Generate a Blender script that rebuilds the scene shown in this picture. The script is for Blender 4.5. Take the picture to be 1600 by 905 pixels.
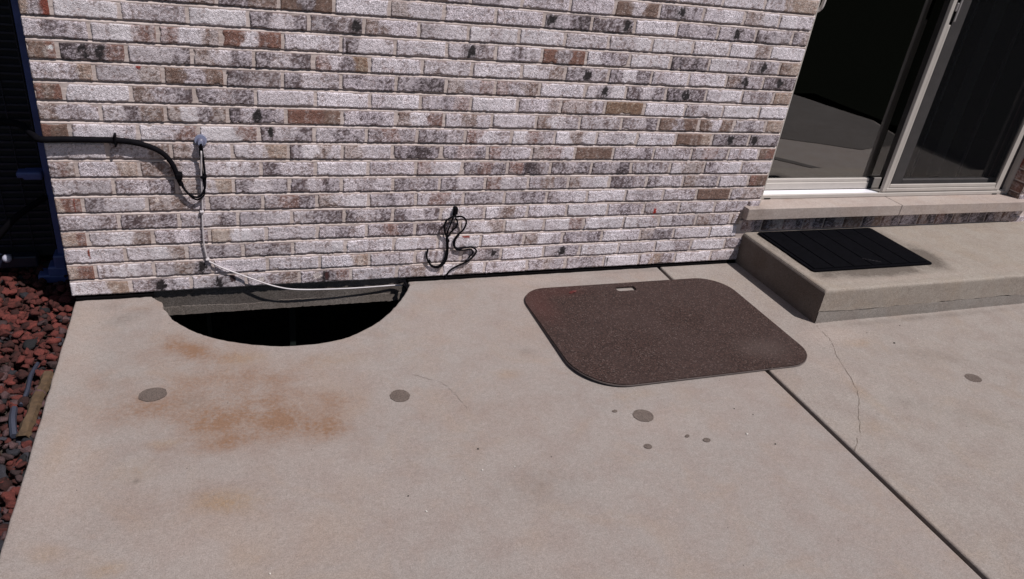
import bpy, bmesh, math, random
import numpy as np
from mathutils import Vector, Matrix

# ---------------------------------------------------------------- scene, camera, light
S = bpy.context.scene
for o in list(bpy.data.objects): bpy.data.objects.remove(o)
C = S.collection
cam = bpy.data.cameras.new('camera'); camo = bpy.data.objects.new('camera', cam); C.objects.link(camo)
cam.sensor_fit = 'HORIZONTAL'; cam.sensor_width = 36.0; cam.lens = 36.0 * 1151.942 / 1600
cam.clip_start = 0.02; cam.clip_end = 500
M3 = Matrix(((0.9347258, 0.06014398, -0.35024333), (-0.33486883, 0.47897998, -0.8114438), (0.11895609, 0.87576303, 0.46785529)))
camo.matrix_world = Matrix.Translation((0.58321, -2.80806, 1.54142)) @ M3.to_4x4()
S.camera = camo

SUN = Vector((0.37, -0.4545, 1.0)).normalized()          # direction towards the sun
elev = math.asin(SUN.z); az = math.atan2(SUN.x, SUN.y)    # azimuth clockwise from +Y
w = bpy.data.worlds.new("World"); S.world = w; w.use_nodes = True
nt = w.node_tree; bg = nt.nodes['Background']
sky = nt.nodes.new('ShaderNodeTexSky'); sky.sky_type = 'NISHITA'; sky.sun_disc = False
sky.sun_elevation = elev; sky.sun_rotation = az
nt.links.new(sky.outputs[0], bg.inputs[0]); bg.inputs[1].default_value = 0.05
sl = bpy.data.lights.new('sun', 'SUN'); sl.energy = 5.0; sl.angle = math.radians(0.5); sl.color = (1.0, 0.955, 0.925)
so = bpy.data.objects.new('sun', sl); C.objects.link(so); so.location = (2, -3, 6)
so.rotation_euler = SUN.to_track_quat('Z', 'Y').to_euler()
S.view_settings.view_transform = 'Standard'; S.view_settings.look = 'None'
S.view_settings.exposure = -0.28; S.view_settings.gamma = 1.0; S.view_settings.use_curve_mapping = False

# ---------------------------------------------------------------- helpers
def tag(o, label=None, cat=None, group=None, kind=None):
    if label: o['label'] = label
    if cat: o['category'] = cat
    if group: o['group'] = group
    if kind: o['kind'] = kind
    return o
def empty(name, loc, label, cat, group=None):
    o = bpy.data.objects.new(name, None); C.objects.link(o); o.location = loc
    o.empty_display_size = .1
    return tag(o, label, cat, group)
def link(name, me, mat, parent=None, smooth=False):
    o = bpy.data.objects.new(name, me); C.objects.link(o)
    if mat: me.materials.append(mat)
    if parent is not None:
        o.parent = parent; o.matrix_parent_inverse = Matrix.Translation(-Vector(parent_world(parent)))
    if smooth: me.polygons.foreach_set('use_smooth', [True] * len(me.polygons))
    return o
def parent_world(p):
    v = Vector(p.location)
    if p.parent is not None:
        v = Vector(parent_world(p.parent)) + (v if p.type == 'EMPTY' else Vector((0, 0, 0)) )
    return v if p.type == 'EMPTY' or p.parent is None else Vector((0, 0, 0))
def from_bm(name, bm, mat, parent=None, smooth=False):
    bmesh.ops.recalc_face_normals(bm, faces=bm.faces[:])
    me = bpy.data.meshes.new(name); bm.to_mesh(me); bm.free()
    return link(name, me, mat, parent, smooth)
def from_np(name, V, F, mat, parent=None, smooth=False, col=None):
    me = bpy.data.meshes.new(name)
    V = np.asarray(V, dtype=np.float32); F = np.asarray(F, dtype=np.int32)
    k = F.shape[1]
    me.vertices.add(len(V)); me.vertices.foreach_set('co', V.ravel())
    me.loops.add(F.size); me.loops.foreach_set('vertex_index', F.ravel())
    me.polygons.add(len(F)); me.polygons.foreach_set('loop_start', np.arange(0, F.size, k, dtype=np.int32))
    me.polygons.foreach_set('loop_total', np.full(len(F), k, dtype=np.int32))
    me.update(calc_edges=True)
    if col is not None:
        a = me.color_attributes.new('Col', 'FLOAT_COLOR', 'POINT')
        c4 = np.ones((len(V), 4), dtype=np.float32); c4[:, :col.shape[1]] = col
        a.data.foreach_set('color', c4.ravel())
    me.validate()
    return link(name, me, mat, parent, smooth)
def bx(bm, x0, x1, y0, y1, z0, z1, bev=0.0, seg=1):
    r = bmesh.ops.create_cube(bm, size=1)
    bmesh.ops.scale(bm, vec=(x1 - x0, y1 - y0, z1 - z0), verts=r['verts'])
    bmesh.ops.translate(bm, vec=((x0 + x1) / 2, (y0 + y1) / 2, (z0 + z1) / 2), verts=r['verts'])
    if bev:
        es = set()
        for v in r['verts']: es.update(v.link_edges)
        bmesh.ops.bevel(bm, geom=list(es), offset=bev, segments=seg, affect='EDGES', profile=.5)
def catmull(pts, n=8):
    P = [Vector(p) for p in pts]; P = [P[0] * 2 - P[1]] + P + [P[-1] * 2 - P[-2]]; out = []
    for i in range(1, len(P) - 2):
        for k in range(n):
            t = k / n; a, b, c, d = P[i - 1:i + 3]
            out.append(.5 * ((2 * b) + (c - a) * t + (2 * a - 5 * b + 4 * c - d) * t * t + (3 * b - a - 3 * c + d) * t ** 3))
    out.append(P[-2]); return out
def tube(bm, pts, r, seg=8, n=8, cap=True, wob=0.0):
    pts = catmull(pts, n); rings = []; N = len(pts); prev = None
    for i, p in enumerate(pts):
        t = (pts[min(i + 1, N - 1)] - pts[max(i - 1, 0)]).normalized()
        if prev is None: u = t.orthogonal().normalized()
        else: u = (prev - t * prev.dot(t)).normalized()
        prev = u; v = t.cross(u)
        rr = r(i / (N - 1)) if callable(r) else r
        rr *= 1 + wob * math.sin(i * 1.7) 
        rings.append([bm.verts.new(p + (u * math.cos(a) + v * math.sin(a)) * rr) for a in [2 * math.pi * k / seg for k in range(seg)]])
    for a, b in zip(rings, rings[1:]):
        for k in range(seg): bm.faces.new((a[k], a[(k + 1) % seg], b[(k + 1) % seg], b[k]))
    if cap: bm.faces.new(rings[0]); bm.faces.new(rings[-1])

def _h(i, j, s):
    n = (i.astype(np.int64) * 374761393 + j.astype(np.int64) * 668265263 + int(s) * 974634777) & 0xffffffff
    n = ((n ^ (n >> 13)) * 1274126177) & 0xffffffff
    n = n ^ (n >> 16)
    return (n & 0xffffff) / float(0xffffff)
def vn(x, y, s=0):
    i = np.floor(x); j = np.floor(y); fx = x - i; fy = y - j
    fx = fx * fx * (3 - 2 * fx); fy = fy * fy * (3 - 2 * fy)
    a = _h(i, j, s); b = _h(i + 1, j, s); c = _h(i, j + 1, s); d = _h(i + 1, j + 1, s)
    return (a * (1 - fx) + b * fx) * (1 - fy) + (c * (1 - fx) + d * fx) * fy
def fbm(x, y, s=0, o=3):
    t = 0; a = 1; w_ = 0
    for k in range(o):
        t = t + a * vn(x * 2 ** k + 17 * k, y * 2 ** k + 31 * k, s + k); w_ += a; a *= .55
    return t / w_
def sst(e0, e1, x):
    t = np.clip((x - e0) / (e1 - e0), 0, 1); return t * t * (3 - 2 * t)

# ---------------------------------------------------------------- material helpers
class NT:
    def __init__(s, name):
        s.m = bpy.data.materials.new(name); s.m.use_nodes = True; s.t = s.m.node_tree
        s.b = s.t.nodes['Principled BSDF']; s.out = s.t.nodes['Material Output']
        s.tc = s.t.nodes.new('ShaderNodeNewGeometry').outputs['Position']
    def n(s, k, **kw):
        nd = s.t.nodes.new(k)
        for a, v in kw.items(): setattr(nd, a, v)
        return nd
    def l(s, a, b): s.t.links.new(a, b)
    def noise(s, scale, det=3, rough=.55, vec=None, dist=0):
        nd = s.n('ShaderNodeTexNoise'); nd.inputs['Scale'].default_value = scale; nd.inputs['Detail'].default_value = det
        nd.inputs['Roughness'].default_value = rough; nd.inputs['Distortion'].default_value = dist
        s.l(vec if vec is not None else s.tc, nd.inputs['Vector']); return nd.outputs['Fac']
    def ramp(s, f, p0, p1, c0=(0, 0, 0, 1), c1=(1, 1, 1, 1)):
        r = s.n('ShaderNodeValToRGB'); s.l(f, r.inputs[0]); e = r.color_ramp.elements
        e[0].position = p0; e[1].position = p1; e[0].color = c0; e[1].color = c1; return r.outputs[0]
    def mix(s, f, a, b, mode='MIX'):
        m = s.n('ShaderNodeMix', data_type='RGBA', blend_type=mode, clamp_factor=True)
        for k, v in ((0, f), (6, a), (7, b)):
            if hasattr(v, 'links') or hasattr(v, 'is_linked'): s.l(v, m.inputs[k])
            elif k == 0: m.inputs[0].default_value = v
            else: m.inputs[k].default_value = tuple(v)[:3] + (1,)
        return m.outputs[2]
    def math(s, op, a, b=None, c=None, clamp=False):
        m = s.n('ShaderNodeMath', operation=op, use_clamp=clamp)
        for k, v in enumerate((a, b, c)):
            if v is None: continue
            if isinstance(v, (int, float)): m.inputs[k].default_value = v
            else: s.l(v, m.inputs[k])
        return m.outputs[0]
    def bump(s, h, strength=.5, dist=.002, prev=None):
        b = s.n('ShaderNodeBump'); b.inputs['Strength'].default_value = strength; b.inputs['Distance'].default_value = dist
        s.l(h, b.inputs['Height'])
        if prev is not None: s.l(prev, b.inputs['Normal'])
        return b.outputs['Normal']
    def blob(s, x, y, rx, ry, ang=0, power=1.0):
        mp = s.n('ShaderNodeMapping', vector_type='TEXTURE'); mp.inputs['Location'].default_value = (x, y, 0)
        mp.inputs['Rotation'].default_value = (0, 0, math.radians(ang)); mp.inputs['Scale'].default_value = (rx, ry, 1e3)
        s.l(s.tc, mp.inputs[0])
        vl = s.n('ShaderNodeVectorMath', operation='LENGTH'); s.l(mp.outputs[0], vl.inputs[0])
        mr = s.n('ShaderNodeMapRange', interpolation_type='SMOOTHSTEP')
        mr.inputs[1].default_value = 1; mr.inputs[2].default_value = 0; mr.inputs[3].default_value = 0; mr.inputs[4].default_value = power
        s.l(vl.outputs['Value'], mr.inputs[0]); return mr.outputs[0]
    def blobs(s, L):
        o = None
        for a in L:
            b = s.blob(*a); o = b if o is None else s.math('ADD', o, b)
        return o
def simple(name, col, rough=.6, metal=0, bumps=0, bscale=200, spec=.5, var=0.0, vscale=30):
    m = NT(name); m.b.inputs['Roughness'].default_value = rough; m.b.inputs['Metallic'].default_value = metal
    m.b.inputs['Specular IOR Level'].default_value = spec
    if var:
        f = m.noise(vscale, 4); lo = tuple(c * (1 - var) for c in col); hi = tuple(min(1, c * (1 + var)) for c in col)
        m.l(m.ramp(f, .3, .7, lo + (1,), hi + (1,)), m.b.inputs['Base Color'])
    else: m.b.inputs['Base Color'].default_value = tuple(col) + (1,)
    if bumps: m.l(m.bump(m.noise(bscale, 3), bumps, .001), m.b.inputs['Normal'])
    return m.m

# ---- brick / mortar (vertex colours hold each brick's own glaze pattern, the shader adds fine grain)
def brick_mat():
    m = NT('tumbled_brick')
    vn_ = m.n('ShaderNodeVertexColor', layer_name='Col'); vc = vn_.outputs[0]; al = vn_.outputs[1]
    f = m.noise(330, 2, .6); g = m.noise(700, 2); h = m.noise(95, 3, .7)
    c = m.mix(al, vc, m.ramp(f, .33, .64, (.30, .275, .285, 1), (1.62, 1.60, 1.66, 1)), 'MULTIPLY')
    c = m.mix(1.0, c, m.ramp(h, .3, .7, (.86, .86, .86, 1), (1.12, 1.12, 1.12, 1)), 'MULTIPLY')
    c = m.mix(m.math('MULTIPLY', m.ramp(m.noise(170, 3, .65), .60, .67), .55), c, (.07, .045, .05))
    m.l(c, m.b.inputs['Base Color']); m.b.inputs['Roughness'].default_value = .62
    m.b.inputs['Specular IOR Level'].default_value = .5
    n1 = m.bump(f, 1.0, .0042); n2 = m.bump(g, .5, .0014, n1); m.l(n2, m.b.inputs['Normal'])
    return m.m
def mortar_mat():
    m = NT('mortar')
    f = m.noise(500, 3, .7); g = m.noise(8, 3)
    c = m.mix(m.ramp(g, .35, .65), (.52, .43, .40), (.64, .545, .52))
    c = m.mix(1.0, c, m.ramp(f, .2, .8, (.78, .78, .78, 1), (1.15, 1.15, 1.15, 1)), 'MULTIPLY')
    m.l(c, m.b.inputs['Base Color']); m.b.inputs['Roughness'].default_value = .9
    m.l(m.bump(f, .6, .0015), m.b.inputs['Normal']); return m.m
def concrete_mat(name, base, base2, rust=(), dark=(), pale=(), yellow=(), grain=1.0, rough=.8, pinkx=None):
    m = NT(name)
    n1 = m.noise(1.3, 4, .6, dist=.4); n2 = m.noise(9, 5, .65); n3 = m.noise(300, 3, .7); n4 = m.noise(60, 4, .7)
    c = m.mix(m.ramp(n1, .3, .7), base, base2)
    c = m.mix(m.math('MULTIPLY', m.ramp(n2, .42, .68), .6), c, (base[0] * .86, base[1] * .80, base[2] * .78))
    c = m.mix(m.math('MULTIPLY', m.ramp(m.noise(4.5, 5, .65, dist=.8), .5, .72), .5), c, (base[0] * 1.02, base[1] * .93, base[2] * .82))
    c = m.mix(m.math('MULTIPLY', m.ramp(m.noise(17, 4, .7), .55, .75), .22), c, tuple(min(1, x * 1.22) for x in base))
    fine = m.ramp(m.noise(75, 4, .75), .34, .66, (.55, .55, .55, 1), (1.35, 1.35, 1.35, 1))
    brk = m.math('ADD', m.math('MULTIPLY', m.ramp(m.noise(9, 7, .74, dist=.25), .30, .72), 1.0), .22); brk = m.math('MULTIPLY', brk, fine)
    if rust:
        f = m.math('MULTIPLY', m.blobs(rust), brk, clamp=True)
        c = m.mix(m.math('MULTIPLY', f, .92), c, (.225, .128, .078))
    if yellow:
        f = m.math('MULTIPLY', m.blobs(yellow), brk, clamp=True)
        c = m.mix(m.math('MULTIPLY', f, .85), c, (.29, .195, .115))
    if dark:
        f = m.math('MULTIPLY', m.blobs(dark), brk, clamp=True)
        c = m.mix(m.math('MULTIPLY', f, .9), c, (.115, .095, .08))
    if pale:
        f = m.math('MULTIPLY', m.blobs(pale), m.math('ADD', m.math('MULTIPLY', brk, .4), .6), clamp=True)
        c = m.mix(m.math('MULTIPLY', f, .6), c, (.41, .335, .295))
    lo, hi = 1 - .30 * grain, 1 + .24 * grain
    c = m.mix(1.0, c, m.ramp(n3, .28, .72, (lo, lo, lo, 1), (hi, hi, hi, 1)), 'MULTIPLY')
    c = m.mix(1.0, c, m.ramp(n4, .3, .7, (.90, .89, .89, 1), (1.08, 1.08, 1.09, 1)), 'MULTIPLY')
    c = m.mix(1.0, c, m.ramp(m.noise(135, 2, .6), .33, .67, (.92, .915, .91, 1), (1.07, 1.07, 1.08, 1)), 'MULTIPLY')
    c = m.mix(m.math('MULTIPLY', m.ramp(m.noise(150, 2, .5), .66, .72), .35), c, tuple(x * .5 for x in base))
    # pits: small dark specks
    vz = m.n('ShaderNodeTexVoronoi', feature='F1'); vz.inputs['Scale'].default_value = 26; vz.inputs['Randomness'].default_value = 1
    m.l(m.tc, vz.inputs['Vector'])
    sp = m.n('ShaderNodeSeparateColor'); m.l(vz.outputs['Color'], sp.inputs[0])
    pit = m.math('MULTIPLY', m.math('LESS_THAN', vz.outputs['Distance'], .055), m.math('GREATER_THAN', sp.outputs[0], .86))
    c = m.mix(m.math('MULTIPLY', pit, .75), c, (.06, .045, .04))
    m.l(c, m.b.inputs['Base Color']); m.b.inputs['Roughness'].default_value = rough
    m.b.inputs['Specular IOR Level'].default_value = .35
    a = m.bump(n3, .55, .0022); b = m.bump(n4, .45, .003, a); m.l(b, m.b.inputs['Normal'])
    return m.m
BRICK = brick_mat(); MORTAR = mortar_mat()
PATIO = concrete_mat('broomed_concrete', (.312, .264, .240), (.300, .270, .252),
    rust=[(.62, -.80, .55, .34, -8, .50), (.42, -.45, .34, .24, -15, .48), (.22, -.70, .26, .2, 0, .30), (.45, -1.2, .35, .2, 0, .22), (.75, -.6, .35, .15, 0, .28), (1.3, -1.0, .35, .2, 0, .14), (.57, -.80, .34, .20, -12, .62), (.48, -.85, .12, .09, 0, .6), (.68, -.88, .14, .10, 20, .7), (.52, -.95, .13, .06, 10, .7), (.83, -.94, .12, .10, 0, .8), (.75, -.91, .2, .10, 0, .35),
          (.43, -.42, .18, .06, -25, .7), (.50, -.48, .16, .05, -10, .55), (.88, -.80, .12, .09, 0, .45), (.42, -.62, .12, .1, 0, .35), (.36, -.35, .1, .1, 0, .35),
          (.28, -.74, .16, .12, 0, .38), (.13, -.72, .09, .12, 0, .22), (.60, -.62, .22, .08, -10, .35), (.35, -.93, .06, .04, 0, .4), (.15, -.55, .12, .10, 0, .28), (.24, -.10, .08, .04, 0, .35)],
    yellow=[(.53, -1.19, .14, .075, -12, .9), (.36, -.91, .07, .03, 0, .6), (.255, -1.36, .07, .04, 0, .8), (.11, -1.28, .06, .05, 0, .5), (.29, -1.02, .09, .08, 0, .4), (.9, -.56, .2, .08, 0, .4), (.60, -.50, .15, .06, 0, .5), (1.93, -.96, .16, .05, 0, .45), (2.57, -1.1, .15, .05, 20, .35), (.08, -.9, .05, .2, 0, .5), (.58, -1.4, .12, .07, 0, .3), (1.5, -.75, .1, .05, 0, .3)],
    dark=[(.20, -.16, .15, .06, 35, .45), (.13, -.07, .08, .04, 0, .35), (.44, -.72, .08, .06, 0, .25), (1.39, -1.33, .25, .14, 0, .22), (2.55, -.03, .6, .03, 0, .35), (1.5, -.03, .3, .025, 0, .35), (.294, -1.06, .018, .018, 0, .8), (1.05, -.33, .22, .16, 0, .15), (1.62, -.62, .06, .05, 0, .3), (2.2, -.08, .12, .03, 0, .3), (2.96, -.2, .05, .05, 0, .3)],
    pale=[(.06, -.3, .14, .5, 0, .7), (.1, -.95, .14, .5, 0, .65), (.45, -1.35, .5, .2, 0, .3), (3.05, -.73, .3, .10, 0, .5), (1.95, -1.12, .28, .13, -10, .3), (2.9, -.5, .18, .4, 0, .6), (1.9, -.06, .5, .06, 0, .4), (1.35, -.45, .2, .2, 0, .2)])
PATIO2 = concrete_mat('broomed_concrete_grey', (.295, .255, .232), (.318, .282, .256),
    yellow=[(3.12, -.80, .14, .06, 0, .5), (2.85, -1.15, .05, .2, 0, .5), (2.7, -1.3, .12, .08, 0, .3)],
    dark=[(3.4, -.95, .3, .10, -20, .25), (3.2, -1.35, .35, .09, -35, .22), (2.98, -1.2, .2, .06, -30, .25), (3.9, -1.0, .3, .12, 0, .2), (3.4, -1.9, .4, .2, 0, .2), (3.7, -.66, 1.0, .035, 0, .5)],
    pale=[(3.05, -.72, .28, .14, 0, .8), (2.85, -.95, .12, .3, 20, .4)])
STEP = concrete_mat('cast_concrete', (.305, .265, .228), (.325, .288, .252),
    dark=[(3.47, -.22, .52, .36, 0, .5), (3.5, -.475, .5, .10, 0, 2.2), (3.90, -.36, .12, .22, -8, 2.2), (3.88, -.1, .07, .14, 0, .8), (3.08, -.2, .05, .3, 0, .8), (3.15, -.48, .12, .06, 0, .9)],
    pale=[(3.6, -.56, .6, .04, 0, .5), (4.3, -.55, .5, .05, 0, .3)], rough=.75)
FOUND = concrete_mat('foundation_concrete', (.095, .082, .075), (.185, .162, .148), grain=2.4, rough=.9)
STONE = concrete_mat('cut_limestone', (.40, .335, .305), (.43, .37, .335), grain=.5, rough=.7,
    dark=[(3.05, -.02, .12, .08, 0, .4)], rust=[(3.10, .03, .12, .04, 0, .35), (3.4, .07, .3, .02, 0, .3)])
SAND = concrete_mat('patch_mortar', (.120, .094, .082), (.150, .120, .105), grain=1.6, rough=.9)
PEB_D = simple('dark_grit', (.03, .025, .022), .9); PEB_L = simple('pale_grit', (.6, .56, .52), .8)
DARKGAP = simple('dark_gap_filler', (.004, .0035, .004), 1.0, spec=.05)
ALU = simple('bone_painted_aluminium', (.47, .43, .40), .42, var=.06, vscale=12)
ALUD = simple('shaded_grey_aluminium', (.24, .22, .22), .5, var=.1, vscale=20)  # grey latch metal; panel tone darkened for the shade behind the screen
ALUW = simple('bare_bright_aluminium', (.88, .87, .93), .3)
BLACKPL = simple('black_rubber_jacket', (.004, .0035, .005), .8, spec=.06)
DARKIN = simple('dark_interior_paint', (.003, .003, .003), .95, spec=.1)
WHITEW = simple('white_vinyl_jacket', (.54, .50, .52), .45, var=.15, vscale=25)

# ---------------------------------------------------------------- the house: brick courses read course by course
ROWS = {
    1: "0.206 wlt 0.420 gKl 0.626 lKg 0.834 lgb 1.045 gKr 1.243 ll 1.444 gbl 1.646 wbw 1.853 lw 2.049 gbg 2.253 gdg 2.447 ww 2.653 ltg 2.867 ww 3.083 lg",
    2: "0.095 tr 0.294 lwg 0.505 gbK 0.710 lll 0.917 lll 1.122 wwt 1.319 lgl 1.527 lgg 1.718 lgK 1.926 www 2.114 gKd 2.319 ww 2.522 ll 2.729 wg 2.933 ww 3.083 gd",
    3: "0.202 lwl 0.415 lwb 0.620 gdg 0.811 gdg 1.021 llw 1.223 wlw 1.417 wl 1.613 wlw 1.818 wlg 2.010 bwg 2.216 dgd 2.423 wl 2.611 bdd 2.824 ll 2.990 w 3.083 wl",
    4: "0.087 ttr 0.302 lwb 0.502 glg 0.710 twl 0.908 lgl 1.107 gdl 1.311 grd 1.512 dd 1.717 lwb 1.909 wl 2.109 lwr 2.318 ww 2.514 wl 2.722 ldg 2.930 bg 3.083 bgt",
    5: "0.196 glg 0.399 dgd 0.608 gld 0.809 dgl 1.014 ldd 1.214 dld 1.421 dld 1.617 wl 1.818 wbl 2.010 lwl 2.219 wlw 2.413 ldg 2.608 glg 2.811 ll 3.014 gg 3.083 ld",
    6: "0.089 trr 0.297 dll 0.502 bbg 0.703 dgd 0.906 grd 1.111 blw 1.308 gdg 1.514 lrl 1.701 ddg 1.901 gdd 2.101 glw 2.299 ww 2.502 lgl 2.688 lg 2.885 bb 3.086 gbb",
    7: "0.195 lgg 0.402 gld 0.599 blt 0.802 dld 1.003 dld 1.208 lgl 1.405 dgd 1.605 dld 1.803 rlg 1.996 gbg 2.201 blw 2.395 ddg 2.594 dlg 2.797 bgd 2.970 ll 3.083 rb",
    8: "0.088 grb 0.285 llt 0.492 bbl 0.701 lwl 0.901 dll 1.105 wlw 1.300 gll 1.496 rlw 1.699 drd 1.899 rDg 2.098 dgd 2.299 dgD 2.506 gdg 2.693 lbb 2.906 dlw 3.083 gll",
    9: "0.191 ll 0.396 llb 0.602 bgl 0.802 llt 1.004 dwbl 1.200 bll 1.403 dDd 1.602 drd 1.801 rgl 2.004 brl 2.193 bb 2.401 ggd 2.603 gg 2.811 grg 2.986 ll 3.083 br",
    10: "0.087 rbb 0.296 lwl 0.493 wlr 0.697 wwr 0.897 dld 1.096 ldd 1.297 grg 1.498 ddg 1.699 rwl 1.898 wrg 2.097 wbw 2.299 lgw 2.502 ww 2.697 bbt 2.907 dKd 3.083 Kdd",
    11: "0.188 bgl 0.390 ldb 0.594 bwdb 0.796 DgKDg 1.002 rrb 1.207 ldl 1.403 bwr 1.606 lbl 1.802 lll 2.004 bwg 2.206 lgl 2.394 gld 2.604 bgb 2.798 blb 2.981 gdg 3.083 tt",
    12: "0.087 rbr 0.288 www 0.488 bgd 0.693 dgd 0.903 lll 1.105 www 1.302 lww 1.509 gdr 1.710 ww 1.903 glb 2.111 bbg 2.306 ooo 2.514 ww 2.717 gll 2.921 ww 3.083 ww",
    13: "0.185 lwlt 0.394 ggb 0.593 bgb 0.788 dgg 0.996 dlg 1.203 dgd 1.400 dDD 1.605 bgr 1.797 rgb 2.004 ww 2.199 lKw 2.397 dld 2.607 DKd 2.802 lw 2.979 gg 3.083 tt",
    14: "0.089 bbr 0.290 DKKr 0.491 ggd 0.692 bld 0.895 dld 1.101 rldo 1.301 ww 1.501 ll 1.709 ww 1.901 wlb 2.102 dKg 2.310 dwd 2.497 llw 2.696 lw 2.897 bKg 3.083 dKd",
    15: "0.189 ldg 0.391 lwr 0.587 rwb 0.792 rwr 0.995 lwl 1.194 dll 1.392 lww 1.592 lKg 1.788 ldl 1.985 rgr 2.188 wdg 2.388 ww 2.585 DdDd 2.797 wl 2.967 gKg 3.083 bt",
    16: "0.091 tgR 0.284 www 0.487 lgg 0.679 www 0.882 dld 1.076 gdgK 1.280 bll 1.473 gll 1.680 wlw 1.878 ww 2.075 lll 2.280 llw 2.483 ww 2.672 ww 2.893 wwb 3.083 ww",
    17: "0.189 wl 0.381 gl 0.581 db 0.782 db 0.969 bdb 1.167 www 1.371 bll 1.576 lll 1.776 ll 1.986 KdD 2.182 ddK 2.385 ww 2.591 dgd 2.790 gKd 2.990 dg 3.083 dgb",
    18: "0.103 ld 0.282 wl 0.473 gd 0.665 ll 0.867 gb 1.075 dl 1.272 lw 1.470 bg 1.675 dl 1.880 ll 2.076 gl 2.284 blb 2.497 dKd 2.707 lw 2.895 bw 3.083 wl",
    19: "0.160 ll 0.360 gl 0.560 dl 0.760 bl 0.960 wl 1.164 db 1.363 gl 1.553 wl 1.755 ww 1.960 gb 2.152 ld 2.362 ll 2.580 ll 2.795 ww 3.083 lt",
}

H = 0.0677; Z0 = 0.012
DOOR0, DOOR1, HEAD = 3.083, 4.968, 2.36
TONE = {  # base rgb, glaze rgb, glaze coverage
 'w': ((.37, .32, .325), (.74, .70, .745), .80), 'l': ((.27, .225, .225), (.68, .63, .675), .70),
 'g': ((.20, .160, .162), (.60, .55, .59), .60), 'd': ((.105, .080, .086), (.55, .50, .545), .51),
 'D': ((.055, .042, .047), (.44, .39, .43), .40), 'K': ((.10, .08, .085), (.52, .475, .515), .46),
 'b': ((.205, .150, .130), (.54, .475, .475), .52), 't': ((.34, .265, .22), (.53, .45, .41), .42),
 'r': ((.205, .125, .108), (.54, .46, .47), .52), 'o': ((.22, .145, .10), (.40, .32, .26), .32),
 'R': ((.22, .06, .04), (.3, .1, .08), .10),
 'B': ((.190, .130, .105), (.43, .36, .34), .27), 'Q': ((.21, .115, .090), (.44, .35, .34), .25)}
def brick_field(x, z, u, codes, sd, rng, en=None):
    if len(set(codes)) <= 2 and codes[0] in 'rbRt' and codes[-1] in 'rbRt': codes = codes.replace('b', 'B').replace('r', 'Q')
    n = len(codes); f = u * n - .5 + (fbm(x * 45, z * 22, sd + 5, 2) - .5) * .9
    i0 = np.clip(np.floor(f), 0, n - 1).astype(int); i1 = np.clip(i0 + 1, 0, n - 1); t = sst(.3, .7, f - np.floor(f)); t = np.where(f < 0, 0, t)
    B = np.array([TONE[c][0] for c in codes]); G = np.array([TONE[c][1] for c in codes]); K = np.array([TONE[c][2] for c in codes]) + rng.uniform(-.08, .12)
    base = B[i0] * (1 - t)[:, None] + B[i1] * t[:, None]; gl = G[i0] * (1 - t)[:, None] + G[i1] * t[:, None]
    cov = K[i0] * (1 - t) + K[i1] * t
    n1 = fbm(x * 190 + z * 90, z * 240 - x * 60, sd, 2) * .60 + fbm(x * 70, z * 90, sd + 40, 2) * .22 + fbm(x * 24, z * 40, sd + 43, 2) * .18
    band = vn(x * 75, z * 9, sd + 55) - .5
    n1 = n1 + .26 * band * rng.uniform(.1, 1.2)
    if en is not None: n1 = n1 - .17 * (1 - sst(.000, .0085, en)) * rng.uniform(.2, 1.3)
    m = sst(.5 - .15, .5 + .15, n1 + (cov - .5) * .55)
    stain = fbm(x * 16, z * 30, sd + 70, 2)
    base = base * np.array((1.06, .96, .92)); gl = gl * np.array((.99, .975, .955))
    col = base * (.72 + .56 * fbm(x * 70, z * 26, sd + 9, 3))[:, None] * (1 - m)[:, None] + (gl * (.86 + .38 * stain)[:, None]) * m[:, None]
    for i, c in enumerate(codes):
        if c == 'K':
            cx = (i + .5) / n; q = ((u - cx) * .19 / .017) ** 2 + ((z - z.mean()) / .021) ** 2 + (fbm(x * 120, z * 70, sd + 3, 3) - .5) * 3.2
            k = sst(1.1, .7, q)[:, None]; col = col * (1 - k) + np.array((.018, .013, .015)) * k
    return col, m
def brick_grid(x0, x1, zc, codes, res, rng, hh=.0302):
    wd = x1 - x0; nx = max(4, int(wd / res)); nz = max(3, int(2 * hh / res))
    u = np.linspace(0, 1, nx); v = np.linspace(0, 1, nz); U, W = np.meshgrid(u, v)
    tilt = rng.uniform(-.0012, .0012); dz = rng.uniform(-.0012, .0012)
    x = (x0 + U * wd).ravel(); z = (zc - hh + W * 2 * hh + dz + tilt * (U - .5) * 2).ravel(); U = U.ravel(); W = W.ravel()
    sd = rng.randint(1, 9999)
    ed = np.minimum(np.minimum(U, 1 - U) * wd, np.minimum(W, 1 - W) * 2 * hh)
    en = ed + (fbm(x * 110, z * 110, sd + 11, 2) - .5) * .0060 + np.minimum(0, fbm(x * 30, z * 30, sd + 12, 2) - .42) * .022
    col, m = brick_field(x, z, U, codes, sd, rng, en)
    rough = rng.uniform(.7, 1.3)
    out = -.0002 + .0050 * sst(-.001, .0040, en) + .0036 * rough * (fbm(x * 150 + z * 50, z * 200, sd + 21, 3) - .5) + .0012 * m + .0022 * (fbm(x * 22, z * 22, sd + 31, 2) - .5)
    y = .0042 - out + rng.uniform(-.001, .001)
    ring = ((U < 1e-6) | (U > 1 - 1e-6) | (W < 1e-6) | (W > 1 - 1e-6))
    y = np.where(ring, .012, y)
    col = np.concatenate([col, np.full((len(x), 1), rng.uniform(.45, 1.0) if x0 > .9 else rng.uniform(.25, .8))], 1)
    idx = np.arange(nx * nz).reshape(nz, nx)
    F = np.stack([idx[:-1, :-1], idx[:-1, 1:], idx[1:, 1:], idx[1:, :-1]], -1).reshape(-1, 4)
    return np.stack([x, y, z], 1), F, col
SPOTS = []  # filled below: extra marks on single bricks: (x, z, rx, rz, colour)
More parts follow.
